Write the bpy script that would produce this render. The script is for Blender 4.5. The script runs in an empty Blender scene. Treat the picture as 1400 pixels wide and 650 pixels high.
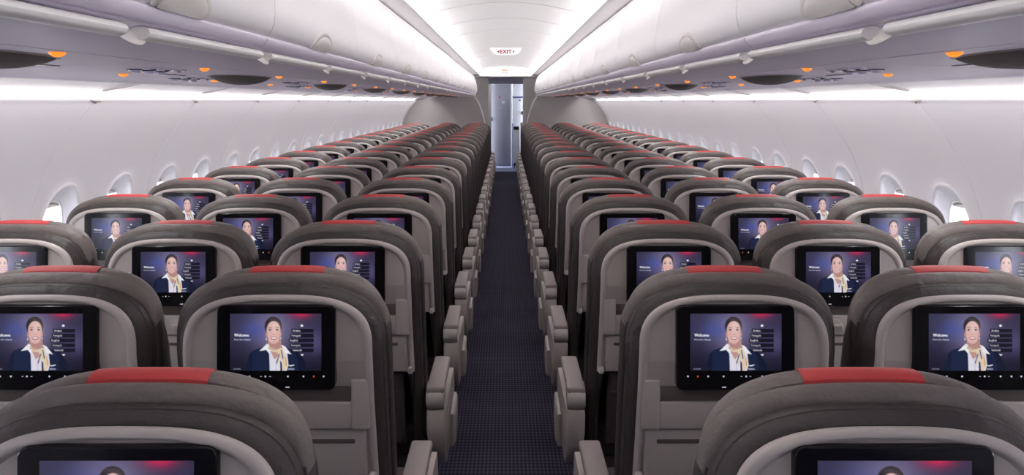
import bpy, bmesh, math, random
import numpy as np
from mathutils import Vector, Matrix
random.seed(7)
CH = 1.516            # eye height above the cabin floor
F = 1200.0            # focal length in pixels of the 1400 px wide frame
PITCH, ROWS, SP, AO = 0.764, 19, 0.508, 0.490
END = 16.1           # bulkhead
BACK = -2.2
S = bpy.context.scene
COL = S.collection

# ------------------------------------------------------------------ helpers
def srgb(r, g, b):
    f = lambda c: c / 12.92 if c <= 0.04045 else ((c + 0.055) / 1.055) ** 2.4
    return (f(r / 255), f(g / 255), f(b / 255), 1)

MATS = {}
def mat(name, col, rough=0.5, metal=0, bump=None, noise=None, emit=None, spec=None, coat=0):
    m = bpy.data.materials.new(name); m.use_nodes = True
    nt = m.node_tree; p = nt.nodes['Principled BSDF']
    p.inputs['Base Color'].default_value = col
    p.inputs['Roughness'].default_value = rough
    p.inputs['Metallic'].default_value = metal
    if spec is not None: p.inputs['Specular IOR Level'].default_value = spec
    if coat: p.inputs['Coat Weight'].default_value = coat; p.inputs['Coat Roughness'].default_value = 0.08
    if emit:
        p.inputs['Emission Color'].default_value = emit[0]; p.inputs['Emission Strength'].default_value = emit[1]
    if bump or noise:
        tc = nt.nodes.new('ShaderNodeTexCoord')
    if noise:      # (scale, amount): slight variation of the colour
        n = nt.nodes.new('ShaderNodeTexNoise'); n.inputs['Scale'].default_value = noise[0]; n.inputs['Detail'].default_value = 4
        mx = nt.nodes.new('ShaderNodeMix'); mx.data_type = 'RGBA'
        c2 = tuple(min(1, c * (1 + noise[1])) for c in col[:3]) + (1,); c1 = tuple(c * (1 - noise[1]) for c in col[:3]) + (1,)
        mx.inputs[6].default_value = c1; mx.inputs[7].default_value = c2
        nt.links.new(tc.outputs['Object'], n.inputs['Vector']); nt.links.new(n.outputs['Fac'], mx.inputs[0])
        nt.links.new(mx.outputs[2], p.inputs['Base Color'])
    if bump:       # (scale, strength, distance)
        n = nt.nodes.new('ShaderNodeTexNoise'); n.inputs['Scale'].default_value = bump[0]; n.inputs['Detail'].default_value = 5
        b = nt.nodes.new('ShaderNodeBump'); b.inputs['Strength'].default_value = bump[1]; b.inputs['Distance'].default_value = bump[2]
        nt.links.new(tc.outputs['Object'], n.inputs['Vector']); nt.links.new(n.outputs['Fac'], b.inputs['Height'])
        nt.links.new(b.outputs['Normal'], p.inputs['Normal'])
    MATS[name] = m
    return m

LEATHER = mat('dark taupe leather', srgb(62, 55, 53), 0.48, bump=(30, 0.7, 0.009), noise=(9, .12))
LEATHER2 = mat('grey taupe leather', srgb(112, 103, 98), 0.46, bump=(26, 0.75, 0.011), noise=(8, .1))
RED = mat('red leather', srgb(196, 66, 66), 0.5, bump=(40, 0.4, 0.004))
SHELL = mat('warm grey plastic', srgb(190, 180, 175), 0.42)
SHELL2 = mat('pale grey plastic', srgb(196, 188, 182), 0.4)
ARMPLASTIC = mat('armrest plastic', srgb(178, 167, 161), 0.4)
ARMPAD = mat('armrest pad', srgb(152, 142, 137), 0.5)
RECESS = mat('brown recess', srgb(98, 88, 84), 0.6)
POCKET = mat('dark pocket fabric', srgb(78, 70, 68), 0.8)
CUSH = mat('seat leather', srgb(80, 73, 72), 0.55, bump=(40, .4, .004))
DARKMETAL = mat('seat frame metal', srgb(92, 90, 92), 0.4, 0.6)
STEEL = mat('brushed metal', srgb(190, 186, 182), 0.3, 0.9)
BLACK = mat('black glossy bezel', srgb(20, 19, 24), 0.12, spec=0.5)
ICON = mat('white key marks', srgb(210, 210, 220), 0.4, emit=(srgb(200, 200, 215), 0.5))
ICONRED = mat('red key mark', srgb(220, 80, 60), 0.4, emit=(srgb(220, 70, 50), 0.5))
WALLM = mat('sidewall lining', srgb(231, 227, 231), 0.5, noise=(1.2, .01))
BINW = mat('white bin door', srgb(236, 233, 234), 0.38)
BINL = mat('lavender grey bin housing', srgb(220, 212, 228), 0.42)  # lavender puts the tint of cool reflected light into the colour
SILLM = mat('pale lavender sill', srgb(236, 227, 241), 0.4)  # paler, with the same reflected-light tint in its colour
RAILM = mat('pale handrail', srgb(246, 243, 240), 0.3)
RAILCUP = mat('pale handrail cup', srgb(228, 224, 218), 0.4, noise=(60, .08))
LATCH = mat('latch plate', srgb(224, 218, 213), 0.4)
SEAMM = mat('dark seam', srgb(120, 110, 110), 0.7)
CEILM = mat('ceiling panel', srgb(232, 230, 230), 0.5)
VALM = mat('valance grey', srgb(246, 243, 243), 0.5)
JOINT = mat('joint shading grey', srgb(160, 156, 157), 0.6)  # soft shading of the panel joints, painted as a darker grey
MONUM = mat('monument laminate', srgb(206, 199, 195), 0.6, noise=(3, .03))
ORANGE_PALE = mat('pale orange sign bar', srgb(236, 150, 110), 0.5, emit=(srgb(240, 150, 100), 0.15))
COVEM = mat('cove cream', srgb(240, 237, 232), 0.5)
SPEAK = mat('speaker grille', srgb(108, 104, 102), 0.7, bump=(260, .5, .003))
SPEAKRIM = mat('grille rim', srgb(168, 160, 160), 0.5)
DKLENS = mat('dark lens', srgb(74, 70, 92), 0.25)
LENS = mat('light lens', srgb(206, 204, 226), 0.15)
ORANGE = mat('lit orange sign', srgb(240, 130, 50), 0.4, emit=(srgb(255, 140, 40), 1.15))
PARTM = mat('bulkhead laminate', srgb(176, 170, 166), 0.6, noise=(3, .03))
EDGEM = mat('bulkhead edge trim', srgb(238, 234, 230), 0.35)
DOORM = mat('door grey laminate', srgb(152, 152, 164), 0.45, noise=(4, .02))
HEADM = mat('blue grey header', srgb(128, 128, 150), 0.5)
GALLEY = mat('galley white', srgb(236, 238, 246), 0.4)
GALBLUE = mat('galley blue band', srgb(80, 90, 150), 0.4)
GALGREY = mat('galley grey', srgb(168, 166, 172), 0.45)
BLACKM = mat('matt black', srgb(28, 26, 32), 0.6)
VINYL = mat('vestibule vinyl', srgb(150, 156, 190), 0.35)  # pale floor with the bluish light painted into its colour
SIGNW = mat('sign face', srgb(244, 240, 238), 0.4, emit=(srgb(250, 245, 240), 0.04))
SIGNRED = mat('sign red letters', srgb(120, 14, 40), 0.5)
SIGNGREY = mat('sign grey letters', srgb(150, 146, 146), 0.5)
SHADE = mat('window shade plastic', srgb(226, 222, 220), 0.5)
SKIN = mat('fuselage lining', srgb(150, 150, 150), 0.8)

# carpet: navy with a grid of pale pin dots
def carpet():
    m = bpy.data.materials.new('navy dotted carpet'); m.use_nodes = True
    nt = m.node_tree; p = nt.nodes['Principled BSDF']; L = nt.links.new
    p.inputs['Roughness'].default_value = 0.95; p.inputs['Specular IOR Level'].default_value = 0.1
    tc = nt.nodes.new('ShaderNodeTexCoord'); sx = nt.nodes.new('ShaderNodeSeparateXYZ'); L(tc.outputs['Object'], sx.inputs[0])
    def mth(op, a, b=None):
        n = nt.nodes.new('ShaderNodeMath'); n.operation = op
        for i, v in enumerate((a, b)):
            if v is None: continue
            if isinstance(v, (int, float)): n.inputs[i].default_value = v
            else: L(v, n.inputs[i])
        return n.outputs[0]
    u = mth('MULTIPLY', sx.outputs['X'], 1 / .0164); v = mth('MULTIPLY', sx.outputs['Y'], 1 / .033)
    fu = mth('SUBTRACT', mth('FRACT', u), .5); fv = mth('SUBTRACT', mth('FRACT', v), .5)
    r = mth('SQRT', mth('ADD', mth('MULTIPLY', fu, fu), mth('MULTIPLY', fv, fv)))
    d = nt.nodes.new('ShaderNodeMapRange'); L(r, d.inputs[0])
    d.inputs[1].default_value = .40; d.inputs[2].default_value = .14; d.inputs[3].default_value = 0; d.inputs[4].default_value = 1
    nz = nt.nodes.new('ShaderNodeTexNoise'); nz.inputs['Scale'].default_value = 9; nz.inputs['Detail'].default_value = 3
    L(tc.outputs['Object'], nz.inputs['Vector'])
    amt = mth('MULTIPLY', d.outputs[0], mth('ADD', mth('MULTIPLY', nz.outputs['Fac'], .9), .3))
    mx = nt.nodes.new('ShaderNodeMix'); mx.data_type = 'RGBA'
    mx.inputs[6].default_value = srgb(52, 49, 64); mx.inputs[7].default_value = srgb(100, 95, 114)
    L(amt, mx.inputs[0]); L(mx.outputs[2], p.inputs['Base Color'])
    b = nt.nodes.new('ShaderNodeBump'); b.inputs['Strength'].default_value = .3; b.inputs['Distance'].default_value = .003
    L(d.outputs[0], b.inputs['Height']); L(b.outputs['Normal'], p.inputs['Normal'])
    return m
CARPET = carpet()

class MB:
    """collects rings, boxes and tubes; build() links them as one mesh object"""
    def __init__(s): s.v, s.f, s.m, s.sm = [], [], [], []
    def add(s, vs, fs, mi=0, smooth=True):
        o = len(s.v); s.v += [tuple(v) for v in vs]
        for f in fs: s.f.append(tuple(i + o for i in f)); s.m.append(mi); s.sm.append(smooth)
    def loft(s, rings, closed=True, caps=(None, None), mi=0, smooth=True):
        n = len(rings[0]); vs = [p for r in rings for p in r]; fs = []
        for k in range(len(rings) - 1):
            for i in range(n if closed else n - 1):
                j = (i + 1) % n
                fs.append((k * n + i, k * n + j, (k + 1) * n + j, (k + 1) * n + i))
        s.add(vs, fs, mi, smooth)
        for c, r in ((caps[0], rings[0]), (caps[1], rings[-1])):
            if c == 'strip':       # bridge left and right halves
                h = n // 2
                s.add(r, [(i, i + 1, n - 2 - i, n - 1 - i) for i in range(h - 1)], mi, False)
            elif c == 'fan': s.add(r, [tuple(range(n))], mi, False)
    def box(s, c, d, bev=0.0, seg=2, rot=None, mi=0, smooth=True):
        bm = bmesh.new(); bmesh.ops.create_cube(bm, size=1)
        for v in bm.verts: v.co = Vector((v.co.x * d[0], v.co.y * d[1], v.co.z * d[2]))
        if bev: bmesh.ops.bevel(bm, geom=bm.edges[:], offset=bev, segments=seg, profile=.5, affect='EDGES')
        R = rot if rot is not None else Matrix.Identity(3)
        bm.verts.ensure_lookup_table()
        for i, v in enumerate(bm.verts): v.index = i
        s.add([R @ v.co + Vector(c) for v in bm.verts], [[v.index for v in f.verts] for f in bm.faces], mi, smooth)
        bm.free()
    def tube(s, path, r, n=10, mi=0, caps=True):
        P = [Vector(p) for p in path]; rings = []
        for i, p in enumerate(P):
            t = (P[min(i + 1, len(P) - 1)] - P[max(i - 1, 0)]).normalized()
            a = t.cross(Vector((0, 0, 1)) if abs(t.z) < .9 else Vector((1, 0, 0))).normalized(); b = t.cross(a)
            rr = r[i] if isinstance(r, (list, tuple)) else r
            rings.append([p + (a * math.cos(2 * math.pi * k / n) + b * math.sin(2 * math.pi * k / n)) * rr for k in range(n)])
        s.loft(rings, True, ('fan', 'fan') if caps else (None, None), mi)
    def disc(s, c, r, axis, depth, n=16, mi=0, sx=1, sy=1):
        a = Vector(axis).normalized(); u = a.cross(Vector((0, 1, 0)) if abs(a.y) < .9 else Vector((1, 0, 0))).normalized(); w = a.cross(u)
        rg = lambda k, h: [Vector(c) + a * h + (u * math.cos(2 * math.pi * i / n) * sx + w * math.sin(2 * math.pi * i / n) * sy) * k for i in range(n)]
        s.loft([rg(r, 0), rg(r, depth * .7), rg(r * .88, depth)], True, ('fan', 'fan'), mi)
    def build(s, name, mats, parent=None, weld=False, auto=35):
        me = bpy.data.meshes.new(name); me.from_pydata(s.v, [], s.f)
        for m in (mats if isinstance(mats, (list, tuple)) else [mats]): me.materials.append(m)
        me.polygons.foreach_set('material_index', s.m); me.polygons.foreach_set('use_smooth', s.sm)
        bm = bmesh.new(); bm.from_mesh(me)
        if weld: bmesh.ops.remove_doubles(bm, verts=bm.verts, dist=2e-4)
        bmesh.ops.recalc_face_normals(bm, faces=bm.faces[:])
        if auto:
            for e in bm.edges:
                if len(e.link_faces) == 2 and e.calc_face_angle(0) > math.radians(auto): e.smooth = False
        bm.to_mesh(me); bm.free(); me.update()
        o = bpy.data.objects.new(name, me); COL.objects.link(o)
        if parent: o.parent = parent
        return o

def tag(o, label=None, cat=None, group=None, kind=None):
    if label: o['label'] = label
    if cat: o['category'] = cat
    if group: o['group'] = group
    if kind: o['kind'] = kind
    return o
def empty(name, loc=(0, 0, 0)):
    o = bpy.data.objects.new(name, None); o.location = loc; o.empty_display_size = .1; COL.objects.link(o); return o
KIDS = {}
def kids(o):
    return list(o.children)
def copy_tree(o, parent=None, scale_x=None):
    c = o.copy(); COL.objects.link(c); c.parent = parent
    for ch in kids(o): copy_tree(ch, c)
    return c
def text_tris(s, bold=0.0):
    """outline of a word as triangles, left-aligned at 0, height in em"""
    cu = bpy.data.curves.new('txt', 'FONT'); cu.body = s; cu.size = 1; cu.resolution_u = 3; cu.offset = bold
    o = bpy.data.objects.new('txt', cu); COL.objects.link(o)
    dg = bpy.context.evaluated_depsgraph_get(); me = o.evaluated_get(dg).to_mesh()
    me.calc_loop_triangles()
    V = np.array([v.co[:2] for v in me.vertices]); T = np.array([t.vertices[:] for t in me.loop_triangles])
    o.evaluated_get(dg).to_mesh_clear(); bpy.data.objects.remove(o); bpy.data.curves.remove(cu)
    return V, T

ORD = ['first', 'second', 'third', 'fourth', 'fifth', 'sixth', 'seventh', 'eighth', 'ninth', 'tenth', 'eleventh', 'twelfth', 'thirteenth',
       'fourteenth', 'fifteenth', 'sixteenth', 'seventeenth', 'eighteenth', 'nineteenth', 'twentieth', 'twenty-first', 'twenty-second',
       'twenty-third', 'twenty-fourth', 'twenty-fifth', 'twenty-sixth', 'twenty-seventh', 'twenty-eighth', 'twenty-ninth', 'thirtieth']

# ------------------------------------------------------------------ the picture shown on the seat screens
def screen_art(NX=260, NY=162, SS=3):
    W, H = NX * SS, NY * SS
    u = (np.arange(W) + .5) / W; v = (np.arange(H) + .5) / H
    U, V = np.meshgrid(u, v); A = 1.6
    img = np.zeros((H, W, 3))
    def put(mask, c, a=1.0):
        nonlocal img
        k = (np.clip(mask, 0, 1) * a)[..., None]; img = img * (1 - k) + np.array(c, float) * k
    def glow(cu, cv, ru, rv): return np.exp(-(((U - cu) / ru) ** 2 + ((V - cv) / rv) ** 2))
    def ell(cu, cv, ru, rv, soft=.06):
        d = np.sqrt(((U - cu) / ru) ** 2 + ((V - cv) / rv) ** 2); return np.clip((1 - d) / soft + .5, 0, 1)
    def poly(pts):
        P = np.array(pts, float); inside = np.zeros((H, W), bool); j = len(P) - 1
        for i in range(len(P)):
            xi, yi = P[i]; xj, yj = P[j]
            c = ((yi > V) != (yj > V)) & (U < (xj - xi) * (V - yi) / (yj - yi + 1e-12) + xi); inside ^= c; j = i
        return inside.astype(float)
    def word(s, u0, vb, h, c, wmax=None, bold=0):
        P, T = text_tris(s); k = h / .7
        sx = k / A
        if wmax: sx = min(sx, wmax / P[:, 0].max())
        m = np.zeros((H, W), bool); Q = np.stack([u0 + P[:, 0] * sx, vb - P[:, 1] * k], 1)
        for t in T:
            a, b, d = Q[t]; x0, x1 = int(max(0, min(a[0], b[0], d[0]) * W - 1)), int(min(W, max(a[0], b[0], d[0]) * W + 2))
            y0, y1 = int(max(0, min(a[1], b[1], d[1]) * H - 1)), int(min(H, max(a[1], b[1], d[1]) * H + 2))
            if x1 <= x0 or y1 <= y0: continue
            X, Y = U[y0:y1, x0:x1], V[y0:y1, x0:x1]
            e = lambda p, q: (q[0] - p[0]) * (Y - p[1]) - (q[1] - p[1]) * (X - p[0])
            e1, e2, e3 = e(a, b), e(b, d), e(d, a)
            m[y0:y1, x0:x1] |= ((e1 >= 0) & (e2 >= 0) & (e3 >= 0)) | ((e1 <= 0) & (e2 <= 0) & (e3 <= 0))
        for _ in range(bold):
            m = m | np.roll(m, 1, 1)
        put(m.astype(float), c)
    # backdrop
    put(np.ones((H, W)), (50, 47, 72))
    put(glow(.46, .28, .27, .46), (158, 148, 190), .72)
    put(glow(.25, .28, .17, .16), (70, 86, 172), .6)
    put(glow(.93, .55, .12, .25), (112, 100, 150), .55)
    put(glow(.78, -.01, .12, .09), (205, 40, 84), .95)
    put(glow(.0, .0, .16, .5), (58, 56, 86), .6)
    put(glow(.05, .95, .22, .35), (24, 22, 40), .85)
    put(glow(1., 1., .34, .3), (22, 20, 38), .9)
    put(glow(.5, 1.1, .5, .3), (22, 22, 42), .6)
    # jacket
    put(poly([(.165, 1.01), (.185, .86), (.215, .70), (.255, .64), (.36, .585), (.46, .60), (.58, .57), (.66, .62), (.74, .66), (.79, .74), (.825, .86), (.85, 1.01)]), (25, 35, 66))
    put(poly([(.165, 1.01), (.185, .86), (.215, .70), (.24, .66), (.25, .8), (.235, 1.01)]), (16, 22, 46), .7)
    put(poly([(.70, .64), (.74, .66), (.79, .74), (.825, .86), (.85, 1.01), (.75, 1.01), (.74, .8)]), (15, 20, 42), .75)
    # shirt, neck, collar
    put(poly([(.415, .56), (.43, .75), (.435, 1.01), (.62, 1.01), (.64, .9), (.62, .6), (.56, .54)]), (228, 224, 236))
    put(poly([(.50, .8), (.505, 1.01), (.512, 1.01), (.508, .8)]), (196, 190, 210))
    put(poly([(.415, .44), (.555, .44), (.565, .60), (.52, .76), (.485, .80), (.455, .70), (.42, .58)]), (196, 150, 142))
    put(poly([(.42, .52), (.555, .5), (.56, .56), (.5, .6), (.43, .58)]), (176, 130, 126), .45)
    put(poly([(.405, .525), (.32, .655), (.395, .635), (.43, .70), (.445, .62), (.425, .54)]), (244, 242, 248))
    put(poly([(.565, .545), (.60, .57), (.675, .715), (.61, .69), (.585, .66)]), (240, 238, 246))
    # scarf
    put(poly([(.413, .55), (.45, .60), (.52, .625), (.575, .58), (.585, .65), (.54, .685), (.455, .665), (.422, .61)]), (226, 206, 176))
    put(poly([(.515, .62), (.575, .60), (.60, .72), (.635, .86), (.62, .96), (.585, 1.01), (.565, .98), (.57, .86), (.545, .78), (.525, .90), (.498, .87), (.53, .76)]), (230, 210, 180))
    put(poly([(.555, .64), (.565, .63), (.585, .78), (.575, .80)]), (70, 84, 140)); put(poly([(.535, .70), (.545, .71), (.512, .88), (.503, .87)]), (70, 84, 140))
    put(poly([(.548, .82), (.566, .86), (.572, 1.01), (.55, 1.01)]), (38, 46, 92))
    put(poly([(.60, .74), (.607, .74), (.622, .9), (.612, .92)]), (206, 150, 110)); 
    for k in range(7): put(ell(.43 + .022 * k, .605 + .02 * math.sin(k * .75), .007, .012), [(82, 94, 150), (200, 130, 90)][k % 2], .8)
    # head
    put(ell(.4735, .222, .094, .168), (46, 39, 44)); put(glow(.46, .10, .05, .03), (96, 86, 92), .5)
    put(ell(.397, .37, .010, .036), (190, 140, 132)); put(ell(.553, .365, .011, .036), (204, 156, 148))
    put(ell(.4765, .300, .0765, .172), (228, 188, 183))
    put(ell(.4775, .365, .0735, .130), (228, 188, 183)); put(ell(.4785, .430, .056, .098), (228, 188, 183))
    put(glow(.505, .24, .045, .09), (242, 210, 204), .75); put(glow(.404, .38, .012, .13), (184, 138, 134), .45); put(glow(.548, .41, .014, .11), (190, 144, 140), .45)
    put(glow(.438, .37, .022, .035), (226, 164, 158), .5); put(glow(.522, .365, .022, .035), (236, 174, 168), .55)
    put(glow(.436, .28, .026, .04), (190, 142, 138), .45); put(glow(.517, .28, .026, .04), (194, 148, 142), .4)
    for c in (.437, .516):
        put(ell(c, .286, .015, .012, .4), (216, 206, 212), .7); put(ell(c, .286, .008, .013, .3), (52, 40, 46), .95); put(ell(c, .274, .018, .006, .4), (60, 44, 50), .8)
        put(ell(c, .240, .022, .007, .5), (110, 78, 78), .6)
    put(ell(.480, .362, .013, .010, .6), (176, 124, 120), .6); put(glow(.482, .31, .007, .05), (240, 208, 202), .6)
    put(glow(.479, .505, .02, .012), (196, 150, 146), .4)
    put(ell(.480, .428, .037, .030, .3) * (V > .408), (180, 88, 94), .85); put(ell(.480, .423, .030, .018, .3) * (V > .411), (248, 244, 246))
    put(ell(.480, .409, .038, .006, .4), (178, 96, 98), .7)
    put(ell(.396, .445, .005, .02), (240, 238, 244)); put(ell(.556, .43, .005, .018), (240, 238, 244))
    # wings pin and name bar
    put(poly([(.635, .895), (.66, .905), (.70, .89), (.705, .905), (.67, .925), (.645, .92)]), (236, 232, 240)); put(poly([(.635, .955), (.705, .96), (.705, .985), (.635, .985)]), (150, 150, 176))
    # the words
    word('Welcome', .045, .40, .052, (246, 246, 252), .16, 3)
    word('Please select a language', .045, .465, .026, (222, 222, 236), .18, 1)
    word('1:30:25:01', .035, .98, .022, (190, 190, 210), .095, 1)
    for k, (w, x) in enumerate((('Arabic', .685), ('Português', .672), ('English', .655), ('Français', .668), ('Nederlands', .685))):
        y0 = .262 + k * .0855
        put(((U > x - .012) & (U < .915) & (V > y0) & (V < y0 + .07)).astype(float), (17, 15, 30), .88)
        put(((U > x - .012) & (U < .915) & (V > y0 - .008) & (V < y0)).astype(float), (96, 90, 130), .7)
        word(w, x, y0 + .052, .036, (240, 240, 248), .1, 1)
    put(poly([(.765, .215), (.785, .185), (.81, .215), (.798, .215), (.798, .228), (.775, .228), (.775, .215)]), (245, 245, 250))
    put(poly([(.768, .71), (.81, .71), (.79, .745)]), (235, 235, 245))
    img = img.reshape(NY, SS, NX, SS, 3).mean((1, 3)) / 255
    return np.where(img <= .04045, img / 12.92, ((img + .055) / 1.055) ** 2.4)

def screen_mesh():
    NX, NY = 260, 162; w, h = .1945, .1215
    lin = screen_art(NX, NY)
    xs = np.linspace(-w / 2, w / 2, NX + 1); zs = np.linspace(h / 2, -h / 2, NY + 1)
    X, Z = np.meshgrid(xs, zs); V = np.stack([X.ravel(), np.zeros(X.size), Z.ravel()], 1)
    i = np.arange(NY)[:, None] * (NX + 1) + np.arange(NX)[None]
    Fq = np.stack([i, i + NX + 1, i + NX + 2, i + 1], -1).reshape(-1, 4)
    me = bpy.data.meshes.new('display'); me.from_pydata(V.tolist(), [], Fq.tolist())
    a = me.color_attributes.new('Picture', 'FLOAT_COLOR', 'CORNER')
    # corner colours: average of the neighbouring cells, so that the picture stays smooth
    pad = np.pad(lin, ((1, 1), (1, 1), (0, 0)), 'edge'); vc = (pad[:-1, :-1] + pad[1:, :-1] + pad[:-1, 1:] + pad[1:, 1:]) / 4
    vc = vc.reshape(-1, 3); vc = np.concatenate([vc, np.ones((len(vc), 1))], 1)
    a.data.foreach_set('color', vc[Fq.ravel()].astype(np.float32).ravel())
    m = bpy.data.materials.new('lit seat screen'); m.use_nodes = True; nt = m.node_tree; p = nt.nodes['Principled BSDF']
    at = nt.nodes.new('ShaderNodeAttribute'); at.attribute_name = 'Picture'
    p.inputs['Base Color'].default_value = (.01, .01, .012, 1); p.inputs['Roughness'].default_value = .2; p.inputs['Specular IOR Level'].default_value = .5
    nt.links.new(at.outputs['Color'], p.inputs['Emission Color']); p.inputs['Emission Strength'].default_value = 0.88
    me.materials.append(m); me.update()
    return me

# ------------------------------------------------------------------ the seat
def lean(z):
    d = max(0.0, .95 - z)
    return .27 * d if d > .06 else .27 * d * d / .12 + .27 * .03 * (d / .06) * 0
def lean(z):
    d = max(0.0, .97 - z)
    return .26 * d * d / (d + .05)
NA = 22
def arch(y, w, zt, rz=.2, zb=.66, p=2.6, lo=True, wb=None):
    """outline of a seat back at depth y: straight sides below a superelliptic top, with the recline"""
    pts = []
    z0 = zt - rz
    half = [(1.0, zb), (1.0, zb + (z0 - zb) * .33), (1.0, zb + (z0 - zb) * .66)]
    for k in range(NA + 1):
        t = math.pi / 2 * k / NA
        half.append((math.cos(t) ** (2 / p), z0 + rz * math.sin(t) ** (2 / p)))
    ww = lambda z: w if wb is None else w + (wb - w) * min(1, max(0, (.95 - z) / .3))
    L = [(-ww(z) * x, y + lean(z), z) for x, z in half]
    Rr = [(ww(z) * x, y + lean(z), z) for x, z in reversed(half[:-1])]
    return L + Rr

def make_seat(kind, bank):
    """kind: aisle, middle or window; bank -1 = left of the aisle, 1 = right of it"""
    root = empty('airline_seat')
    a = -bank                       # +1: the aisle is on this seat's +x side
    # backrest: two leather rolls around the shell and the cushion in front
    b = MB(); zb = .40
    def R(y, w, zt, z=zb): return arch(y, w, zt, .13 + .03 * min(1, max(0, (w - .2) / .035)), z, p=3, wb=w + .004)
    b.loft([R(-.080, .196, 1.092), R(-.089, .2035, 1.0995), R(-.087, .2095, 1.1045), R(-.080, .2170, 1.1095), R(-.0725, .2225, 1.1135), R(-.071, .2212, 1.1122), R(-.0695, .2240, 1.1145), R(-.064, .2265, 1.1155),
            R(-.057, .2285, 1.1165), R(-.052, .2275, 1.1155), R(-.0505, .2255, 1.1135)], False)
    up = [R(-.0505, .2255, 1.1135), R(-.0495, .2305, 1.1195), R(-.046, .2345, 1.1275), R(-.038, .2375, 1.1333), R(-.030, .238, 1.1355), R(-.0255, .236, 1.134), R(-.0225, .231, 1.127), R(-.020, .2225, 1.118)]
    q0 = len(b.f); b.loft(up, False, mi=1)
    for q in range(q0, len(b.f)):          # the lighter roll ends at a cross seam; dark leather runs down from there
        if max(b.v[i][2] for i in b.f[q]) < 1.035: b.m[q] = 0
    b.loft([R(-.020, .228, 1.120), R(.01, .231, 1.10), R(.045, .222, 1.07), R(.06, .205, 1.03), R(.072, .15, .97)], False, (None, 'strip'), mi=0)
    bo = b.build('backrest', [LEATHER, LEATHER2], root)
    # headrest with its red strip
    h = MB(); zh = .93
    def HR(y, w, zt, rz=.165): return arch(y, w, zt, rz, zh, p=3)
    rings = [HR(-.017, .205, 1.114), HR(-.0185, .217, 1.1270), HR(-.016, .2235, 1.1340), HR(-.009, .226, 1.1385), HR(.004, .2255, 1.1410), HR(.020, .222, 1.1395), HR(.040, .213, 1.130), HR(.058, .195, 1.107), HR(.066, .16, 1.07)]
    rings = [[(x, y - lean(z), z) for x, y, z in r] for r in rings]
    h.loft(rings, True, (None, 'strip'))
    ho = h.build('headrest', LEATHER2, root)
    st = MB(); N = 14; prof = [(-.0188, 1.1272), (-.0163, 1.1342), (-.009, 1.1387), (.004, 1.1412), (.020, 1.1397), (.040, 1.1302), (.050, 1.119)]
    def topz(x, w, zt, rz=.165, p=3): return zt - rz + rz * max(0, 1 - (abs(x) / w) ** p) ** (1 / p)
    ws = [.217, .2235, .226, .2255, .222, .213, .204]
    st.loft([[(x, y, topz(x, w, z) + .0016) for x in np.linspace(-.083, .083, N)] for (y, z), w in zip(prof, ws)], False)
    st.loft([[(x, y, topz(x, w, z) - .001) for x in np.linspace(-.083, .083, N)] for (y, z), w in zip(prof, ws)], False)
    tag(st.build('headrest_strip', RED, ho), 'red strip')
    # shell: grey plastic back with a rounded rim and a dished face
    s = MB(); Z = .68
    def SR(y, w, zt, z=Z): return arch(y, w, zt, .125, z, p=3, wb=w + .006)
    s.loft([SR(-.080, .2005, 1.096), SR(-.093, .2035, 1.0995), SR(-.0985, .2025, 1.098), SR(-.1022, .2, 1.096), SR(-.104, .196, 1.0925), SR(-.104, .1925, 1.0895), SR(-.102, .1895, 1.0868), SR(-.0985, .1875, 1.085), SR(-.0965, .1855, 1.0832)], False, (None, 'strip'))
    s.add([(x, y + lean(Z), Z) for x, y in ((-.203, -.08), (.203, -.08), (.2, -.1), (-.2, -.1))], [(0, 1, 2, 3)], 0, False)
    # side columns and the ledge panel under the screen
    for sx in (-1, 1): s.box((sx * .1765, -.0955 + lean(.86), .8610), (.039, .027, .111), .004, 3, rot=Matrix.Rotation(.085, 3, 'X'))
    so = s.build('back_shell', SHELL, root)
    rc = MB(); rc.box((0, -.0975 + lean(.885), .8845), (.318, .006, .032), .002); rc.build('recess_panel', RECESS, so)
    ld = MB(); RX = Matrix.Rotation(.11, 3, 'X'); ld.box((0, -.0965 + lean(.835), .8365), (.318, .026, .063), .005, 3, rot=RX); lo = ld.build('ledge_panel', SHELL, so)
    lt = MB(); yl = -.113 + lean(.835); lt.disc((0, yl + .005, .838), .019, (0, -1, -.12), .004, 20); lt.box((.002, yl - .006, .837), (.030, .008, .009), .003); lt.box((.017, yl - .008, .832), (.008, .008, .018), .003)
    lt.build('tray_latch', SHELL2, root)
    # folded tray table
    t = MB(); RT = Matrix.Rotation(.185, 3, 'X'); yc = -.097 + lean(.742)
    t.box((0, yc, .7425), (.372, .022, .118), .006, 3, rot=RT)
    to = t.build('tray_table', SHELL, root)
    t = MB(); ys = yc - .0125 - .0058
    t.box((0, ys + .001, .7735), (.322, .0046, .0095), .0022, rot=RT); t.build('finger_slot', RECESS, to)
    for sx in (-1, 1):
        k = MB(); k.tube([(sx * .196, -.098 + lean(.69), .684), (sx * .197, -.09 + lean(.66), .655), (sx * .199, -.055 + lean(.56), .56), (sx * .2, -.01 + lean(.46), .455)], [.008, .007, .006, .0075], 8)
        ko = k.build('tray_arm', DARKMETAL, root)
        k = MB(); k.box((sx * .197, -.106 + lean(.69), .688), (.016, .024, .022), .006, 3); k.build('hinge_cap', SHELL2, ko)
    # literature pocket
    pk = MB()
    def pr(y, g): return [(x, y + lean(z), z) for x, z in ((-.172 + g, .425 + g), (-.172 + g, .55), (-.172 + g, .672 - g), (.172 - g, .672 - g), (.172 - g, .55), (.172 - g, .425 + g))]
    pk.loft([pr(-.05, 0), pr(-.085, 0), pr(-.096, .012)], True, (None, 'fan')); pk.box((0, -.092 + lean(.61), .612), (.33, .012, .012), .004)
    pk.build('literature_pocket', POCKET, root)
    # monitor
    mo = MB()
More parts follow.
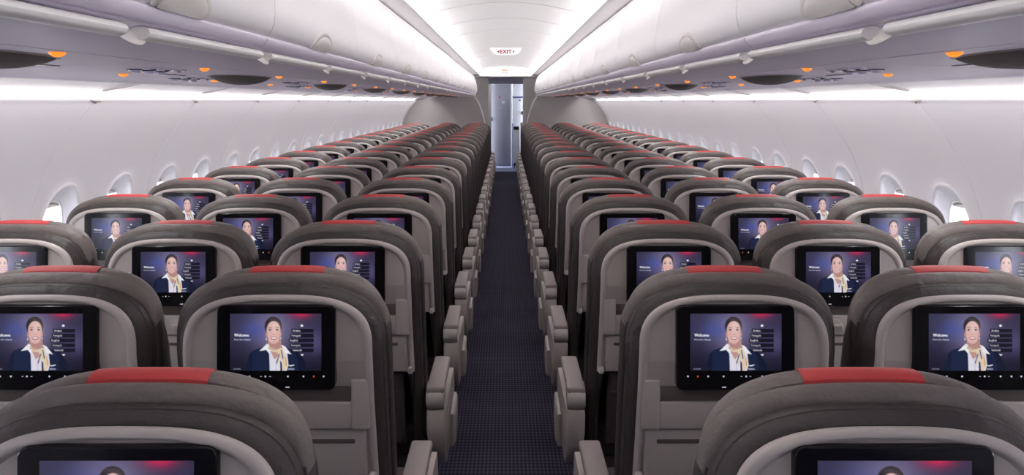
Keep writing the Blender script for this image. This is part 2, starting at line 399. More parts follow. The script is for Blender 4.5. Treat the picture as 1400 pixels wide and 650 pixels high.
    def rr(y, w, h_, r):
        out = []
        for cx_, cz_, a0 in ((1, 1, 0), (-1, 1, 90), (-1, -1, 180), (1, -1, 270)):
            for k in range(6):
                t = math.radians(a0 + 18 * k); out.append((cx_ * (w / 2 - r) + r * math.cos(t), y, .989 + cz_ * (h_ / 2 - r) + r * math.sin(t)))
        return out
    mo.loft([rr(-.09, .253, .181, .014), rr(-.1065, .253, .181, .014), rr(-.1088, .2515, .1795, .0133), rr(-.1095, .249, .177, .012)], True, ('fan', 'fan'))
    mn = mo.build('monitor', BLACK, root)
    mn.modifiers.clear()
    d = bpy.data.objects.new('display', SCREEN); COL.objects.link(d); d.parent = mn; d.location = (0, -.10975, 1.0015)
    ic = MB(); yi = -.1096; order = [-.1, -.079, -.056, -.031, -.022, -.012, .026, .059, .081, .102]
    for i, x in enumerate(order):
        red = i == 8
        x = x if bank < 0 else -x
        if i in (3, 5): ic.box((x, yi, .9285), (.0035, .0012, .001), 0)
        else: ic.disc((x, yi + .0004, .9285), .0021, (0, -1, 0), .001, 8, mi=1 if red else 0)
    ic.box((.025 * -bank, yi, .9055), (.009, .0012, .0022), .0005)
    ic.build('key_marks', [ICON, ICONRED], mn)
    # seat cushion, base and legs
    c = MB(); c.box((0, .345, .405), (.452, .44, .12), .035, 4); c.box((0, .35, .325), (.43, .42, .05), .01); c.build('seat_cushion', CUSH, root)
    f = MB(); f.box((0, .30, .285), (.42, .36, .03), .006)
    for yy in (.16, .44): f.tube([(-.235, yy, .265), (.235, yy, .265)], .018, 10)
    f.build('seat_frame', DARKMETAL, root)
    for yy in (.12, .46):
        l = MB(); l.box((0, yy, .125), (.035, .05, .25), .008); l.box((0, yy, .012), (.05, .09, .024), .006); l.build('seat_leg', DARKMETAL, root)
    # armrests
    def thin_arm(sx):
        m = MB(); m.box((sx * .254, .19, .605), (.021, .34, .034), .009, 3); m.box((sx * .254, .06, .53), (.02, .05, .14), .006)
        m.box((sx * .254, .10, .40), (.02, .16, .16), .006)
        m.build('armrest', ARMPAD, root)
    if kind == 'aisle':
        x0 = a * .2695
        m = MB(); m.box((x0, .165, .6085), (.056, .345, .026), .0075, 3); ar = m.build('armrest', ARMPAD, root)
        # rounded hinge cap at the rear, with a ridge line each side
        m = MB(); ring = []
        for k in range(9):
            an = math.radians(90 + 20 * k); ring.append((.02 + .036 * math.cos(an), .583 + .036 * math.sin(an)))
        ring += [(.06, .547), (.06, .619)]
        for xa, xb, g in ((-.028, -.021, .003), (-.0205, .0205, 0), (.021, .028, .003)):
            m.loft([[(x0 + x, y + g * .7, .583 + (z - .583) * (1 - g * 8)) for y, z in ring] for x in (xa, xb)], True, ('fan', 'fan'))
        m.build('hinge_cap', SHELL2, ar)
        # side panel under the pad: curved plate that narrows to its foot
        m = MB(); side = []
        for z, y0, y1, w, dx in ((.548, -.002, .44, .058, 0), (.53, -.010, .45, .060, 0), (.48, -.008, .46, .060, .001), (.43, .004, .455, .056, .003), (.39, .03, .44, .048, .006), (.36, .07, .42, .040, .009), (.335, .12, .40, .032, .011)):
            xo = x0 + a * (dx + .002); h2 = w / 2; r = .012
            side.append([(xo - h2, y1, z), (xo - h2, y0 + r, z), (xo - h2 + r * .3, y0 + r * .3, z), (xo - h2 + r, y0, z), (xo + h2 - r, y0, z), (xo + h2 - r * .3, y0 + r * .3, z), (xo + h2, y0 + r, z), (xo + h2, y1, z)])
        m.loft(side, True, ('fan', 'fan')); m.build('side_panel', ARMPLASTIC, root)
        m = MB(); xs = x0 + a * .031
        for z0, z1 in (('x', 'x'),):
            rg = []
            for e, g in ((-.004, 0), (.010, 0), (.015, .008)):
                rg.append([(xs + a * e, y, z) for y, z in ((.24 + g, .45 - g), (.44 - g, .46 - g), (.46 - g, .36 + g), (.36, .31 + g), (.27 + g, .33 + g))])
            m.loft(rg, True, ('fan', 'fan'), smooth=False)
        m.build('side_fairing', SHELL2, root)
        thin_arm(-a)
    elif kind == 'middle': thin_arm(-a)
    else: thin_arm(-a)
    return root

SCREEN = screen_mesh()
COLS = (('aisle', 0), ('middle', 1), ('window', 2))
WHERE = {'aisle': 'beside the aisle', 'middle': 'in the middle column', 'window': 'beside the windows'}
for bank in (-1, 1):
    side = 'left' if bank < 0 else 'right'
    for kind, k in COLS:
        proto = make_seat(kind, bank)
        for r in range(ROWS):
            o = proto if r == 0 else copy_tree(proto)
            o.location = (bank * (AO + SP * k), 1.215 + PITCH * r, 0)
            if r == 0: which = 'nearest row'
            elif r == ROWS - 1: which = 'last row'
            else: which = ORD[r] + ' row from the front of the picture'.replace(' from the front of the picture', ' back')
            tag(o, f'taupe leather seat with lit screen {WHERE[kind]}, {side} bank, {which}', 'seat', f'{kind} seats of the {side} bank')
            
# ------------------------------------------------------------------ sidewalls with windows
PROF = [(.11, 1.33), (.09, 1.36), (.076, 1.40), (.064, 1.46), (.053, 1.52), (.042, 1.57), (.031, 1.61), (.0195, 1.6265), (.0045, 1.6261), (.0040, 1.6035), (.0133, 1.6015), (.0137, 1.595), (.010, 1.5915), (.004, 1.5925), (-.001, 1.597), (-.004, 1.602), (-.06, 1.648), (-.139, 1.71), (-.22, 1.763), (-.297, 1.804),
        (-.36, 1.825), (-.43, 1.843), (-.55, 1.862), (-.7, 1.872), (-.85, 1.868), (-1.0, 1.85), (-1.2, 1.80), (-1.516, 1.69)]
_lo = [p for p in PROF if p[0] <= -.004]; _up = [p for p in PROF if p[0] > -.004]
_c = np.polyfit([p[0] for p in _lo], [p[1] for p in _lo], 6)
PROF = _up + [(float(y), float(np.polyval(_c, y))) for y in (-.004, -.02, -.04, -.07, -.1, -.14, -.18, -.22, -.27, -.95, -1.0, -1.05, -1.1, -1.2, -1.3, -1.4, -1.53)]
UY = np.array([p[0] for p in _up][::-1]); UX = np.array([p[1] for p in _up][::-1])
def px(y): return float(np.polyval(_c, y)) if y <= -.004 else float(np.interp(y, np.append(-.004, UY), np.append(np.polyval(_c, -.004), UX)))
BAY, SEAM0 = 1.12, 3.42
WIN = (.20 + .03, .56 + .20 + .03)      # offsets of the two windows in a bay
WZ, WH, WA = -.605, .25, .158           # centre height, half height and half width of the window recess
def smooth(t): t = min(1, max(0, t)); return t * t * (3 - 2 * t)
def wall(side):
    m = MB(); sg = -1 if side == 'left' else 1
    zone0, zone1 = -.95, -.27
    ups = [(y, x) for y, x in PROF if y > zone1] + [(zone1, px(zone1))]; dns = [zone1, zone0] if False else [(zone0, px(zone0))] + [(y, x) for y, x in PROF if y < zone0]
    k0 = -5; k1 = 13; wins = []
    for k in range(k0, k1):
        D0 = SEAM0 + BAY * k; D1 = D0 + BAY; Dm = (D0 + D1) / 2
        if D0 > END + .3: break
        def bulge(D):  # groove at the panel joint: the edges turn outward
            e = min(D - D0, D1 - D); return 0
        allz = [(y, x) for y, x in PROF if y > zone1] + [(float(y), px(y)) for y in np.linspace(zone1, zone0, 15)] + [(y, x) for y, x in PROF if y < zone0]
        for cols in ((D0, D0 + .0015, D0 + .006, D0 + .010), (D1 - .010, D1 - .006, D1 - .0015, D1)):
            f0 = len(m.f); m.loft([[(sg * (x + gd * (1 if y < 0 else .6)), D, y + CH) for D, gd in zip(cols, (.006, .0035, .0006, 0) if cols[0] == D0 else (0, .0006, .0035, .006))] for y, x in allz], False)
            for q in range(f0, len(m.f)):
                if min(m.v[i][2] for i in m.f[q]) > CH + .022: m.m[q] = 1  # joint shading in the cove painted as grey faces
        for (a, b) in ((D0, Dm), (Dm, D1)):
            w = (a + b) / 2 + (.01 if a == D0 else -.01) - .06; c = w
            wins.append(w)
            # boundary samples of the window zone
            nx, nz = 10, 14
            ia, ib = (a + .010 if a == D0 else a), (b - .010 if b == D1 else b)
            xs = list(np.linspace(ia, ib, nx + 1))
            zs = list(np.linspace(zone1, zone0, nz + 1))
            for ys in (ups, dns):
                rings = [[(sg * x, D, y + CH) for D in xs] for y, x in ys]
                m.loft(rings, False)
            bd = [(D, zone1) for D in xs] + [(ib, z) for z in zs[1:-1]] + [(D, zone0) for D in reversed(xs)] + [(ia, z) for z in reversed(zs[1:-1])]
            def ring(rho, depth):
                out = []
                for D, z in bd:
                    th = math.atan2((z - WZ) / .34, (D - c) / .28)
                    q = 2.5; cx, cz = math.cos(th), math.sin(th)
                    k_ = (abs(cx) ** q + abs(cz) ** q) ** (-1 / q)
                    out.append((c + WA * rho * cx * k_, WZ + WH * rho * cz * k_, depth))
                return out
            rings = [[(D, z, bulge(D)) for D, z in bd]]
            o1 = ring(1.07, 0)
            for f in (.35, .7): rings.append([(p[0] * (1 - f) + q[0] * f, p[1] * (1 - f) + q[1] * f, p[2] * (1 - f)) for p, q in zip(rings[0], o1)])
            rings += [o1, ring(1.035, -.003), ring(1.01, -.0055), ring(.985, -.003), ring(.965, .004), ring(.93, .014), ring(.87, .025), ring(.81, .033), ring(.77, .038), ring(.75, .044), ring(.74, .062)]
            m.loft([[(sg * (px(z) + d), D, z + CH) for D, z, d in r] for r in rings], True)
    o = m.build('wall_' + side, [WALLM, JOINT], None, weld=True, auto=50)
    tag(o, f'curved white sidewall lining along the {side} window seats', kind='structure')
    return o, wins
n = 0
OUT = bpy.data.materials.new('acrylic pane'); OUT.use_nodes = True
_nt = OUT.node_tree; _nt.nodes.clear(); _o = _nt.nodes.new('ShaderNodeOutputMaterial'); _t = _nt.nodes.new('ShaderNodeBsdfTransparent'); _g = _nt.nodes.new('ShaderNodeBsdfGlossy'); _x = _nt.nodes.new('ShaderNodeMixShader')
_g.inputs['Roughness'].default_value = .05; _x.inputs[0].default_value = .06; _t.inputs[0].default_value = (.97, .98, 1, 1)
_nt.links.new(_t.outputs[0], _x.inputs[1]); _nt.links.new(_g.outputs[0], _x.inputs[2]); _nt.links.new(_x.outputs[0], _o.inputs[0])
for side in ('left', 'right'):
    sg = -1 if side == 'left' else 1
    W, wins = wall(side)
    proto = None; vis = 0
    wins = [w for w in wins if w < END - .1]
    for w in wins:
        n += 1
        if w > 2.9: vis += 1
        if proto is None:
            root = empty(f'window_{n}', (0, w, 0))
            q = 2.5
            def ov(rho, d, y0=None):
                out = []
                for k in range(48):
                    th = 2 * math.pi * k / 48; cx, cz = math.cos(th), math.sin(th); kk = (abs(cx) ** q + abs(cz) ** q) ** (-1 / q)
                    D, z = WA * rho * cx * kk, WZ + WH * rho * cz * kk
                    out.append((sg * (px(z) + d), D, z + CH))
                return out
            fr = MB(); fr.loft([ov(.765, .041), ov(.745, .0395), ov(.73, .042), ov(.72, .050), ov(.72, .068)], True); fr.build('window_frame', SHADE, root)
            pn = MB(); pn.loft([ov(.735, .058), ov(.735, .062)], True, ('fan', 'fan'), smooth=False); pn.build('window_pane', OUT, root)
            sh = MB()     # raised shade: its lip hangs in the head of the opening
            def chord(zr, d):
                return [(sg * (px(WZ + zr) + d), D, WZ + zr + CH) for D in np.linspace(-.07, .07, 12)]
            sh.loft([chord(.182, .050), chord(.172, .050), chord(.164, .047), chord(.160, .045), chord(.158, .048), chord(.158, .056)], False); sh.build('shade', SHADE, root)
            proto = root; o = root
        else:
            o = copy_tree(proto); o.name = f'window_{n}'; o.location = (0, w, 0)
        tag(o, f'rounded cabin window in the {side} sidewall' + (', ' + ORD[vis - 1] + ' in view from the nearest' if vis else ' beside the camera'), kind='structure')
    # small fairings where the panel joints meet the light ledge
    for k in range(-3, 11):
        D = SEAM0 + BAY * k
        if D > END: break
        f = MB(); rr = []
        for t in np.linspace(-1, 1, 13):
            h = math.sqrt(max(0, 1 - abs(t) ** 2.2)); rr.append([(sg * (1.596 - .02 * h * math.cos(a_)), D + .06 * t, CH + .007 + .0115 * h * math.sin(a_)) for a_ in np.linspace(-math.pi / 2, math.pi / 2, 7)])
        f.loft(rr, False); f.box((sg * 1.598, D, CH - .003), (.006, .005, .016), .002, mi=1)
        b = f.build('joint_fairing', [COVEM, SEAMM], W)
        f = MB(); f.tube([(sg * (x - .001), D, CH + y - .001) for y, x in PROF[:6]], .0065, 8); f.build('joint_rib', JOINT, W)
    # grey rib draws each joint's soft shading in the bright cove above the ledge
# ------------------------------------------------------------------ floor, ends
def quad(name, pts, m, kind='structure', label=None):
    q = MB(); q.add(pts, [tuple(range(len(pts)))], 0, False); o = q.build(name, m, None); tag(o, label, kind=kind); return o
def slab(name, c, d, m, bev=0, label=None, parent=None):
    q = MB(); q.box(c, d, bev); o = q.build(name, m, parent)
    if not parent: tag(o, label, kind='structure')
    return o
slab('floor', (0, (BACK + 18.85) / 2, -.02), (3.7, 18.85 - BACK, .04), CARPET, label='navy carpet with pale pin dots down the aisle')
slab('floor_vestibule', (0, 20.0, -.021), (3.7, 2.3, .04), VINYL, label='vinyl floor with a painted-in blue light tint before the narrow door')
slab('wall_back', (0, BACK, 1.1), (4.2, .06, 2.9), WALLM, label='pale end wall of the cabin')
# ------------------------------------------------------------------ ceiling
CK = .327; CA = .615
def cz(x): return CA - CK * x * x
m = MB(); seams = [5.48 + 1.045 * k for k in range(-8, 10)]
xs = np.linspace(-.645, .645, 31)
edges = [BACK] + [s_ for s_ in seams if BACK < s_ < 15.2] + [END + .35]
for a, b in zip(edges[:-1], edges[1:]):
    prof = [(a, .022), (a + .004, .012), (a + .012, .003), (a + .03, 0), (a + .09, .003), ((a + b) / 2, .010), (b - .09, .003), (b - .03, 0), (b - .012, .003), (b - .004, .012), (b, .022)]
    m.loft([[(x, D, CH + cz(x) + h) for x in xs] for D, h in prof], False)
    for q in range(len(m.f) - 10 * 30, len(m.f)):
        if ((q - (len(m.f) - 300)) // 30) in (0, 1, 8, 9): m.m[q] = 1  # grey bands paint in the soft shading along the ceiling joints
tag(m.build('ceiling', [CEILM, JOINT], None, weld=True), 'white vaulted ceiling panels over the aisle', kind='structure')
for i, sg in enumerate((-1, 1)):
    side = ('left', 'right')[i]
    m = MB(); pr = [(.640, .485), (.612, .4745), (.596, .4740), (.50, .4690), (.476, .4675), (.471, .4695), (.473, .4735), (.482, .4745), (.60, .480), (.640, .492)]
    m.loft([[(sg * x, D, CH + y) for x, y in pr] for D in np.linspace(BACK, END + .3, 20)], False)
    tag(m.build(f'trim_{i+1}', VALM), f'long white light valance between the {side} bins and the ceiling', kind='structure')
    # outer lining that closes the crown behind the bins
    m = MB(); pr = [(1.70, -1.6), (1.99, -.9), (2.0, -.45), (1.86, .05), (1.66, .2), (1.3, .5), (.66, .70), (0, .76)]
    # only its crown is built: the sidewalls close the rest
    m.loft([[(sg * x, D, CH + y) for x, y in pr[4:]] for D in (BACK, END + .4)], False)
    m.loft([[(sg * x, D, CH + y) for x, y in ((1.33, .109), (1.66, .2))] for D in (BACK, END + .4)], False)
    tag(m.build(f'trim_{i+3}', SKIN), f'hidden crown lining above the {side} bins', kind='structure')

# ------------------------------------------------------------------ overhead bins, rails, service channel
K = 1.05
BP, B0 = 1.045, .8775
bins = [B0 + BP * k for k in range(-1, 16)]
bins = [b for b in bins if b < END - .9]
# bin door outline (x, height over the eye), from the top to the lower edge
DOOR = [(.606, .474), (.590, .470), (.566, .435), (.545, .39), (.525, .33), (.511, .27), (.504, .21), (.505, .178), (.510, .158), (.518, .145), (.532, .140)]
HOUS = [(.535, .143), (.522, .141), (.522, .134), (.527, .125), (.535, .119), (.548, .1165)]
def smoothpts(P, it=2):
    P = [np.array(p, float) for p in P]
    for _ in range(it):
        Q = [P[0]]
        for a, b in zip(P[:-1], P[1:]): Q += [a * .75 + b * .25, a * .25 + b * .75]
        P = Q + [P[-1]]
    return [tuple(p) for p in P]
DOORS = smoothpts(DOOR); HOUSS = smoothpts(HOUS)
def make_bin(sg):
    root = empty('overhead_bin')
    m = MB(); g = .0018
    def ringd(D, off): return [(sg * (x + off), D, CH + y) for x, y in DOORS]
    m.loft([ringd(g, .0035), ringd(g + .001, .001), ringd(g + .004, 0), ringd(BP / 2, -.001), ringd(BP - g - .004, 0), ringd(BP - g - .001, .001), ringd(BP - g, .0035)], False)
    m.build('bin_door', BINW, root)
    # housing behind the door and the lavender sill under it
    m = MB(); m.loft([[(sg * x, D, CH + y) for x, y in HOUSS] for D in (.0015, BP - .0015)], False)
    m.build('bin_sill', SILLM, root)
    m = MB()
    body = [(.64, .466), (.62, .44), (.58, .3), (.56, .16), (.60, .135), (1.30, .13), (1.40, .2), (1.2, .40)]
    m.loft([[(sg * x, D, CH + y) for x, y in body] for D in (.004, BP - .004)], True, ('fan', 'fan'), smooth=False)
    m.build('bin_body', SKIN, root)
    # latch: rounded paddle at the middle of the lower edge
    m = MB()
    def onl(t, rho, off, ang):
        return None
    dc = BP / 2
    idx = [i for i, (x, y) in enumerate(DOORS) if y < .30]
    P = np.array([DOORS[i] for i in idx]); L = np.concatenate([[0], np.cumsum(np.hypot(*np.diff(P, axis=0).T))]); Ltot = L[-1]
    def pt(s_): return np.interp(s_, L, P[:, 0]), np.interp(s_, L, P[:, 1])
    def nrm(s_):
        a = np.array(pt(s_ - .004)); b = np.array(pt(s_ + .004)); t = b - a; nn = np.array([t[1], -t[0]]); nn /= np.linalg.norm(nn) + 1e-9
        return nn if nn[0] < 0 or nn[1] < 0 else -nn
    def half(rho_d, rho_h, off):
        out = []
        for k in range(25):
            th = math.pi * k / 24; D = dc + rho_d * math.cos(th); s_ = Ltot - .012 - rho_h * max(0, math.sin(th)) ** .8
            x, y = pt(s_); nn = nrm(s_); out.append((sg * (x + nn[0] * off), D, CH + y + nn[1] * off))
        return out
    m.loft([half(.118, .052, -.001), half(.116, .050, .005), half(.110, .046, .0065), half(.102, .040, .005), half(.101, .039, .0035)], False)
    lo = m.build('latch', LATCH, root)
    m = MB(); m.loft([half(.099, .038, .0025), half(.099, .038, .006), half(.090, .032, .0078), half(.07, .02, .0085), half(.06, .0, .0085)], False)
    m.build('latch_paddle', LATCH, lo)
    return root
for sg in (-1, 1):
    side = 'left' if sg < 0 else 'right'
    proto = make_bin(sg)
    vis = 0
    for i, D in enumerate(bins):
        o = proto if i == 0 else copy_tree(proto)
        o.location = (0, D, 0)
        if D + BP > 1.2:
            vis += 1; w = 'nearest in view' if vis == 1 else ('last, at the bulkhead' if i == len(bins) - 1 else ORD[vis - 1] + ' in view')
        else: w = 'beside the camera'
        tag(o, f'white overhead bin with rounded latch, {side} of the aisle, {w}', 'overhead bin', f'overhead bins {side} of the aisle')
    # handrail under the bins, broken by a cup at every hook
    HP, H0 = .696, 1.30
    rx, ry = .553, .1025
    hooks = [H0 + HP * k for k in range(-4, 22) if H0 + HP * k < END - .1]
    root = tag(empty('handrail', (0, hooks[0], 0)), f'pale handrail with half round cups under the {side} bins', 'handrail')
    y0 = hooks[0]
    for a, b in zip(hooks[:-1], hooks[1:]):
        m = MB(); rg = []
        for D in (a + .022, b - .052):
            rg.append([(sg * (rx + .0155 * math.cos(t) * (1.1)), D - y0, CH + ry + .0105 * math.sin(t)) for t in np.linspace(0, 2 * math.pi, 17)[:-1]])
        m.loft(rg, True, ('fan', 'fan')); m.build('rail', RAILM, root)
    proto_c = None
    for D in hooks:
        if proto_c is None:
            m = MB(); rg = []
            for r_, off in ((1.0, .000), (1.0, .016), (.93, .019), (.80, .016), (.55, .011), (.25, .008)):
                rg.append([(sg * (.553 - off * .6 + .018 - .016 * r_ * math.sin(t)), .058 * r_ * math.cos(t) + .0, CH + .1150 - off * .5 - .024 * r_ * math.sin(t)) for t in np.linspace(0, math.pi, 21)])
            m.loft(rg, False); m.add(rg[-1], [tuple(range(21))], 0)
            m.box((sg * .560, -.052, CH + .101), (.018, .03, .013), .004, mi=1)
            proto_c = m.build('rail_cup', [RAILCUP, BLACKM], root); c = proto_c
        else:
            c = proto_c.copy(); COL.objects.link(c); c.parent = root
        c.location = (0, D - y0, 0)
    # service channel: the continuous sloping underside between rail and light cove
    m = MB(); UND = [(.536, .1165), (.556, .1140), (.572, .108), (.590, .102), (.63, .0965), (.70, .0925), (.80, .0865), (.86, .0835), (1.0, .0785), (1.15, .0735), (1.25, .067), (1.288, .0605), (1.30, .0605), (1.306, .066), (1.31, .10)]
    US = smoothpts(UND)
    m.loft([[(sg * x, D, CH + y) for x, y in US] for D in np.linspace(BACK, END, 24)], False)
    tag(m.build(f'trim_{7 if sg < 0 else 8}', BINL), f'lavender underside channel above the {side} seats', kind='structure')
    ux = np.array([u[0] for u in US]); uy = np.array([u[1] for u in US])
    def uz(x): return CH + float(np.interp(x, ux, uy))
    # one passenger service panel for each row
    def plate(pts, t=.003): # outline of (x, D) points laid against the underside, hanging down by t
        return [(sg * x, D, uz(x) - t) for x, D in pts]
    def add_plate(m, pts, t=.003, t0=-.002, mi=0):
        m.loft([plate(pts, t0), plate(pts, t * .8), [(sg * (cx_ + (x - cx_) * .97), cd_ + (D - cd_) * .985, uz(x) - t) for cx_, cd_ in [tuple(np.mean(pts, 0))] for x, D in pts]], True, (None, 'fan'), mi, smooth=False)
    def oval(x, D, rx_, rd, n=16): return [(x + rx_ * math.cos(t), D + rd * math.sin(t)) for t in np.linspace(0, 2 * math.pi, n + 1)[:-1]]
    def dome(m, x0, D0, rx_, rd, drop, mi=0, p=2.0):
        rg = []
        for f in (1.0, .985, .94, .85, .7, .5, .25, .05):
            rg.append([(sg * (x0 + rx_ * f * math.cos(t)), D0 + rd * f * math.sin(t), uz(x0 + rx_ * f * math.cos(t)) + .002 - (drop + .002) * (1 - f ** 2.4) ** .8) for t in np.linspace(0, 2 * math.pi, 33)[:-1]])
        m.loft(rg, True, (None, 'fan'), mi)
    def unit(pod):
        root = empty('passenger_service_unit')
        m = MB(); add_plate(m, [(.775, .006), (1.13, .006), (1.13, .758), (.775, .758)], .0014); m.build('panel_plate', BINL, root)
        for x, D in ((.797, .35), (1.067, .476)):
            m = MB(); dome(m, x, D, .013, .026, .009); m.build('sign_lamp', ORANGE, root)
        xo, do = (1.03, .12) if pod else (.88, .22)
        for k in range(3):
            D = do + .085 * k
            m = MB(); add_plate(m, oval(xo, D, .017, .028), .004); lo = m.build('reading_light', LENS, root)
            m = MB(); dome(m, xo, D, .010, .017, .007); m.build('lens', DKLENS, lo)
            m = MB(); add_plate(m, oval(xo + .06, D + .03, .018, .028), .003); vo = m.build('air_vent', DKLENS, root)
            m = MB(); m.disc((sg * (xo + .06), D + .03, uz(xo + .06) - .001), .013, (0, 0, -1), .009, 14); m.build('nozzle', LENS, vo)
        m = MB(); add_plate(m, [(.985, .56), (.995, .56), (.995, .73), (.985, .73)], .0028); m.build('panel_slot', DKLENS, root)
        if pod:
            m = MB(); dome(m, .905, .27, .083, .285, .010); ro = m.build('speaker_pod', SPEAKRIM, root)
            m = MB(); dome(m, .905, .27, .074, .262, .027); m.build('grille', SPEAK, ro)
        return root
    protos = {}
    for r in range(ROWS):
        pod = r % 2 == 0
        if pod not in protos: protos[pod] = o = unit(pod)
        else: o = copy_tree(protos[pod])
        o.location = (0, 1.21 + PITCH * r, 0)
        which = 'nearest row' if r == 0 else ('last row' if r == ROWS - 1 else ORD[r] + ' row back')
        tag(o, ('underside panel with dark speaker pod and orange signs, ' if pod else 'underside panel with reading lights and orange signs, ') + f'{side} bank, {which}', 'service panel', f'service panels over the {side} bank')

# ------------------------------------------------------------------ signs
def letters(s, h, origin, m, name, parent, sx=1.0, depth=.002, center=True):
    V, T = text_tris(s, .035); k = h / .7; V = V * k; V[:, 0] *= sx
    if center: V[:, 0] -= V[:, 0].mean() * 0 + (V[:, 0].max() + V[:, 0].min()) / 2
    q = MB(); q.add([(origin[0] + x, origin[1], origin[2] + z) for x, z in V], [tuple(int(i) for i in t) for t in T], 0, False)
    return q.build(name, m, parent, auto=0)
D = 10.2
root = tag(empty('exit_sign', (0, D, 0)), 'white trapezoid exit sign with red letters on the aisle ceiling', 'exit sign')
zt = CH + CA; m = MB()
front = [(-.185, zt - .000), (-.165, zt - .032), (-.14, zt - .062), (-.10, zt - .078), (.10, zt - .078), (.14, zt - .062), (.165, zt - .032), (.185, zt)]
m.loft([[(x, y0, z) for x, z in front] for y0, _ in ((0, 0), (.05, 0))], True, ('fan', 'fan'), smooth=False)
m.build('sign_body', SIGNW, root)
letters('EXIT', .043, (0, -.003, zt - .064), SIGNRED, 'lettering', root, 1.12)
for sx in (-1, 1):
    m = MB(); m.add([(sx * .105, -.003, zt - .042), (sx * .080, -.003, zt - .024), (sx * .080, -.003, zt - .060)], [(0, 1, 2)], 0, False); m.build('arrow', SIGNRED, root)
D = 15.05
root = tag(empty('lit_sign', (0, D, 0)), 'flat white sign with an orange lit bar and grey letters above the narrow door', 'sign')
m = MB(); zc = CH + .505; m.box((0, .02, zc), (.50, .03, .095), .01); m.build('sign_body', SIGNW, root)
m = MB(); m.box((-.015, 0.003, zc + .022), (.10, .006, .026), .004); m.build('lit_bar', ORANGE_PALE, root)
letters('EXIT', .028, (.0, .0035, zc - .034), SIGNGREY, 'lettering', root, 1.4)

# ------------------------------------------------------------------ bulkheads, doorway, vestibule
for i, sg in enumerate((-1, 1)):
    side = ('left', 'right')[i]
    # class divider: from the sidewall to a curved white edge below the bins
    edge = smoothpts([(.56, .075), (.54, .06), (.50, 0.0), (.46, -.08), (.415, -.22), (.37, -.40), (.35, -.60), (.345, -1.0), (.345, -1.516)], 2)
    m = MB(); D0 = END - .33
    outer = [(px(y) - .006 if y < -.01 else (1.56 if y < .02 else (1.44 if y < .05 else 1.30)), y) for x, y in edge]
    for D in (D0, D0 + .035):
        m.add([(sg * x, D, CH + y) for x, y in edge] + [(sg * x, D, CH + y) for x, y in outer], [(k, k + 1, len(edge) + k + 1, len(edge) + k) for k in range(len(edge) - 1)], 0, False)
    root = tag(empty('bulkhead_divider', (0, 0, 0)), f'grey divider panel with curved white edge ahead of the {side} seats', 'divider')
    m.build('panel', PARTM, root)
    m = MB(); m.loft([[(sg * x, D, CH + y) for x, y in [(a[0] + dx, a[1] + dy) for a in edge]] for D, dx, dy in ((D0 + .04, .012, -.01), (D0 + .04, -.004, 0), (D0 - .006, -.004, 0), (D0 - .006, .014, -.01))], False)
    m.build('edge_trim', EDGEM, root)
    # monument wall that flanks the doorway
    slab(f'wall_monument_{side}', (sg * (.325 + .75), END + .65, 1.25), (1.5, .06, 2.5), MONUM, label=f'beige monument wall on the {side} of the doorway')
    slab(f'wall_corridor_{side}', (sg * (.345 if sg < 0 else .47), (END + .7 + 19.9) / 2, 1.2), (.03, 19.9 - END - .7, 2.4), PARTM, label=f'{side} side wall of the vestibule corridor')
    m = MB(); m.box((sg * .328, END + .60, .955), (.012, .05, 1.91), .003); tag(m.build(f'trim_{10+i}', EDGEM), f'pale {side} jamb of the doorway', kind='structure')
Dm = END + .62
slab('wall_front_upper', (0, Dm + .05, CH + .68), (3.4, .05, .55), CEILM, label='white panel above the doorway header')
slab('trim_9', (0, Dm - .02, CH + .374), (.66, .08, .105), HEADM, label='blue grey header beam across the doorway')
slab('ceiling_vestibule', (0, 18.3, CH + .47), (3.4, 4.0, .04), CEILM, label='flat ceiling of the vestibule')
slab('wall_front', (0, 20.6, 1.1), (4.2, .06, 2.9), PARTM, label='end wall beyond the vestibule')
m = MB(); m.box((0, END + .2, CH + .452), (1.3, .8, .02), .004); tag(m.build('trim_12', CEILM), 'flat white soffit over the doorway', kind='structure')
# narrow door at the far end
DD = 20.0
root = tag(empty('door_1', (-.13, DD, 0)), 'narrow grey door at the end of the aisle', kind='structure')
m = MB(); m.box((0.01, .02, .955), (.47, .035, 1.87), .006); dp = m.build('door_panel', DOORM, root)
m = MB()
m.box((-.235, .0, .955), (.02, .05, 1.9), .004); m.box((.255, .0, .955), (.025, .05, 1.9), .004); m.box((.01, .0, 1.9), (.5, .05, .02), .004); m.build('door_frame', GALLEY, root)
m = MB(); m.box((-.195, -.008, 1.10), (.03, .02, .085), .004); m.build('handle', BLACKM, root)
m = MB(); m.box((-.01, -.002, 1.60), (.03, .004, .045), .001); m.build('red_placard', RED, root)
m = MB(); m.disc((.075, .004, 1.485), .032, (0, -1, 0), .006, 18); pe = m.build('peephole_plate', GALLEY, root)
m = MB(); m.disc((.075, -.003, 1.485), .012, (0, -1, 0), .004, 12); m.build('peephole', BLACKM, pe)
m = MB(); m.add([(-.085, -.001, 1.385), (.055, -.001, 1.385), (.03, -.001, 1.335), (-.015, -.001, 1.315), (-.06, -.001, 1.335)], [(0, 1, 2, 3, 4)], 0, False); m.build('door_placard', GALGREY, root)
m = MB(); m.box((.01, .0, .06), (.47, .02, .05), .003); m.build('kick_plate', HEADM, root)
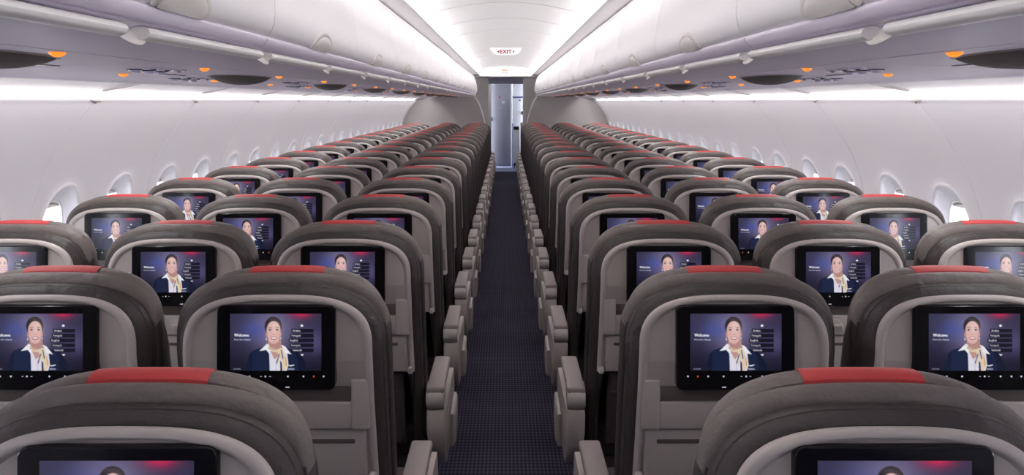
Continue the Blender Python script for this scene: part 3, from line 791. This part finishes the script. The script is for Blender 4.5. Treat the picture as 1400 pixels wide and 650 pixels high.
# galley beside the door
root = tag(empty('galley_unit', (.29, 20.0, 0)), 'bright white galley unit with a blue band beside the narrow door', 'galley')
m = MB(); m.box((.02, .25, .955), (.32, .5, 1.9), .006); m.build('cabinet', GALLEY, root)
m = MB(); m.box((.02, -.005, 1.60), (.31, .02, .03), .003); m.build('band', GALBLUE, root)
m = MB(); m.disc((.03, -.002, 1.53), .016, (0, -1, 0), .01, 12); m.build('lock', GALBLUE, root)
m = MB(); m.box((.085, -.01, 1.24), (.03, .025, .07), .006); m.build('latch', BLACKM, root)
m = MB(); m.box((-.135, -.006, .5), (.02, .02, 1.0), .003); m.build('post', GALBLUE, root)
root = tag(empty('service_trolley', (.235, 19.68, 0)), 'white service trolley with a black top panel parked in the galley', 'trolley')
m = MB(); m.box((0, .12, .50), (.15, .24, .88), .008); m.build('trolley_body', GALLEY, root)
m = MB(); m.box((0, -.006, .905), (.12, .012, .075), .004); m.build('top_panel', BLACKM, root)
m = MB(); m.box((0, -.006, .09), (.13, .012, .06), .004); m.build('foot_panel', BLACKM, root)
for sx in (-1, 1):
    m = MB(); m.disc((sx * .055, .03, .03), .03, (1, 0, 0), .02, 14); m.build('wheel', BLACKM, root)
root = tag(empty('galley_partition', (.38, 19.2, 0)), 'low grey partition with a black slot strip before the galley', 'partition')
m = MB(); m.box((-.015, .0, .52), (.09, .03, 1.04), .005); m.build('panel', GALGREY, root)
m = MB(); m.box((.02, -.018, .72), (.035, .012, .55), .003); m.build('slot_strip', BLACKM, root)

# ------------------------------------------------------------------ light
def strip(name, x, D0, D1, y, w, power, rot, col):
    l = bpy.data.lights.new(name, 'AREA'); l.shape = 'RECTANGLE'; l.size = w; l.size_y = D1 - D0; l.energy = power; l.color = col
    o = bpy.data.objects.new(name, l); COL.objects.link(o); o.location = (x, (D0 + D1) / 2, CH + y)
    d = Vector(rot).normalized(); yv = Vector((0, 1, 0)); z = -d; xx = yv.cross(z).normalized()
    o.rotation_euler = Matrix((xx, yv, z)).transposed().to_euler()
    return o
L0, L1 = 0.1, END + .02
for sg in (-1, 1):
    strip('ceiling_cove_lamp', sg * .588, L0, L1, .4915, .014, 72, (-sg * .97, 0, .24), (1, .982, .985))
    strip('added_sidewall_wash', sg * 1.325, 0.2, END - .5, .082, .016, 50, (sg * .5, 0, -.87), (1, .98, .985))  # unseen downlight added to keep the sidewalls bright
    strip('sidewall_ledge_lamp', sg * 1.615, 0.2, END - .5, .0108, .005, 8.5, (-sg * 1, 0, .25), (1, .98, .93))
l = bpy.data.lights.new('vestibule_daylight_fill', 'AREA'); l.shape = 'RECTANGLE'; l.size = .5; l.size_y = 2.4; l.energy = 8; l.color = (.86, .9, 1)  # added ceiling source standing in for daylight through the entrance door
o = bpy.data.objects.new('vestibule_daylight_fill', l); COL.objects.link(o); o.location = (.05, 18.6, CH + .43)
w = bpy.data.worlds.new('sky'); S.world = w; w.use_nodes = True
bg = w.node_tree.nodes['Background']; bg.inputs[0].default_value = (.88, .93, 1, 1); bg.inputs[1].default_value = 9.0

# ------------------------------------------------------------------ camera
cam = bpy.data.cameras.new('camera'); co = bpy.data.objects.new('camera', cam); COL.objects.link(co); S.camera = co
cam.sensor_width = 36; cam.lens = 36 * F / 1400; cam.clip_start = .02
co.location = (0, 0, CH); co.rotation_euler = (math.pi / 2, 0, 0)
cam.shift_x = (700 - 691.5) / 1400; cam.shift_y = -(325 - 138) / 1400
S.view_settings.view_transform = 'Standard'; S.view_settings.look = 'None'; S.view_settings.gamma = 1; S.view_settings.exposure = 0
S.view_settings.use_curve_mapping = False
S.cycles.max_bounces = 12; S.cycles.diffuse_bounces = 7; S.cycles.glossy_bounces = 4; S.cycles.transparent_max_bounces = 8
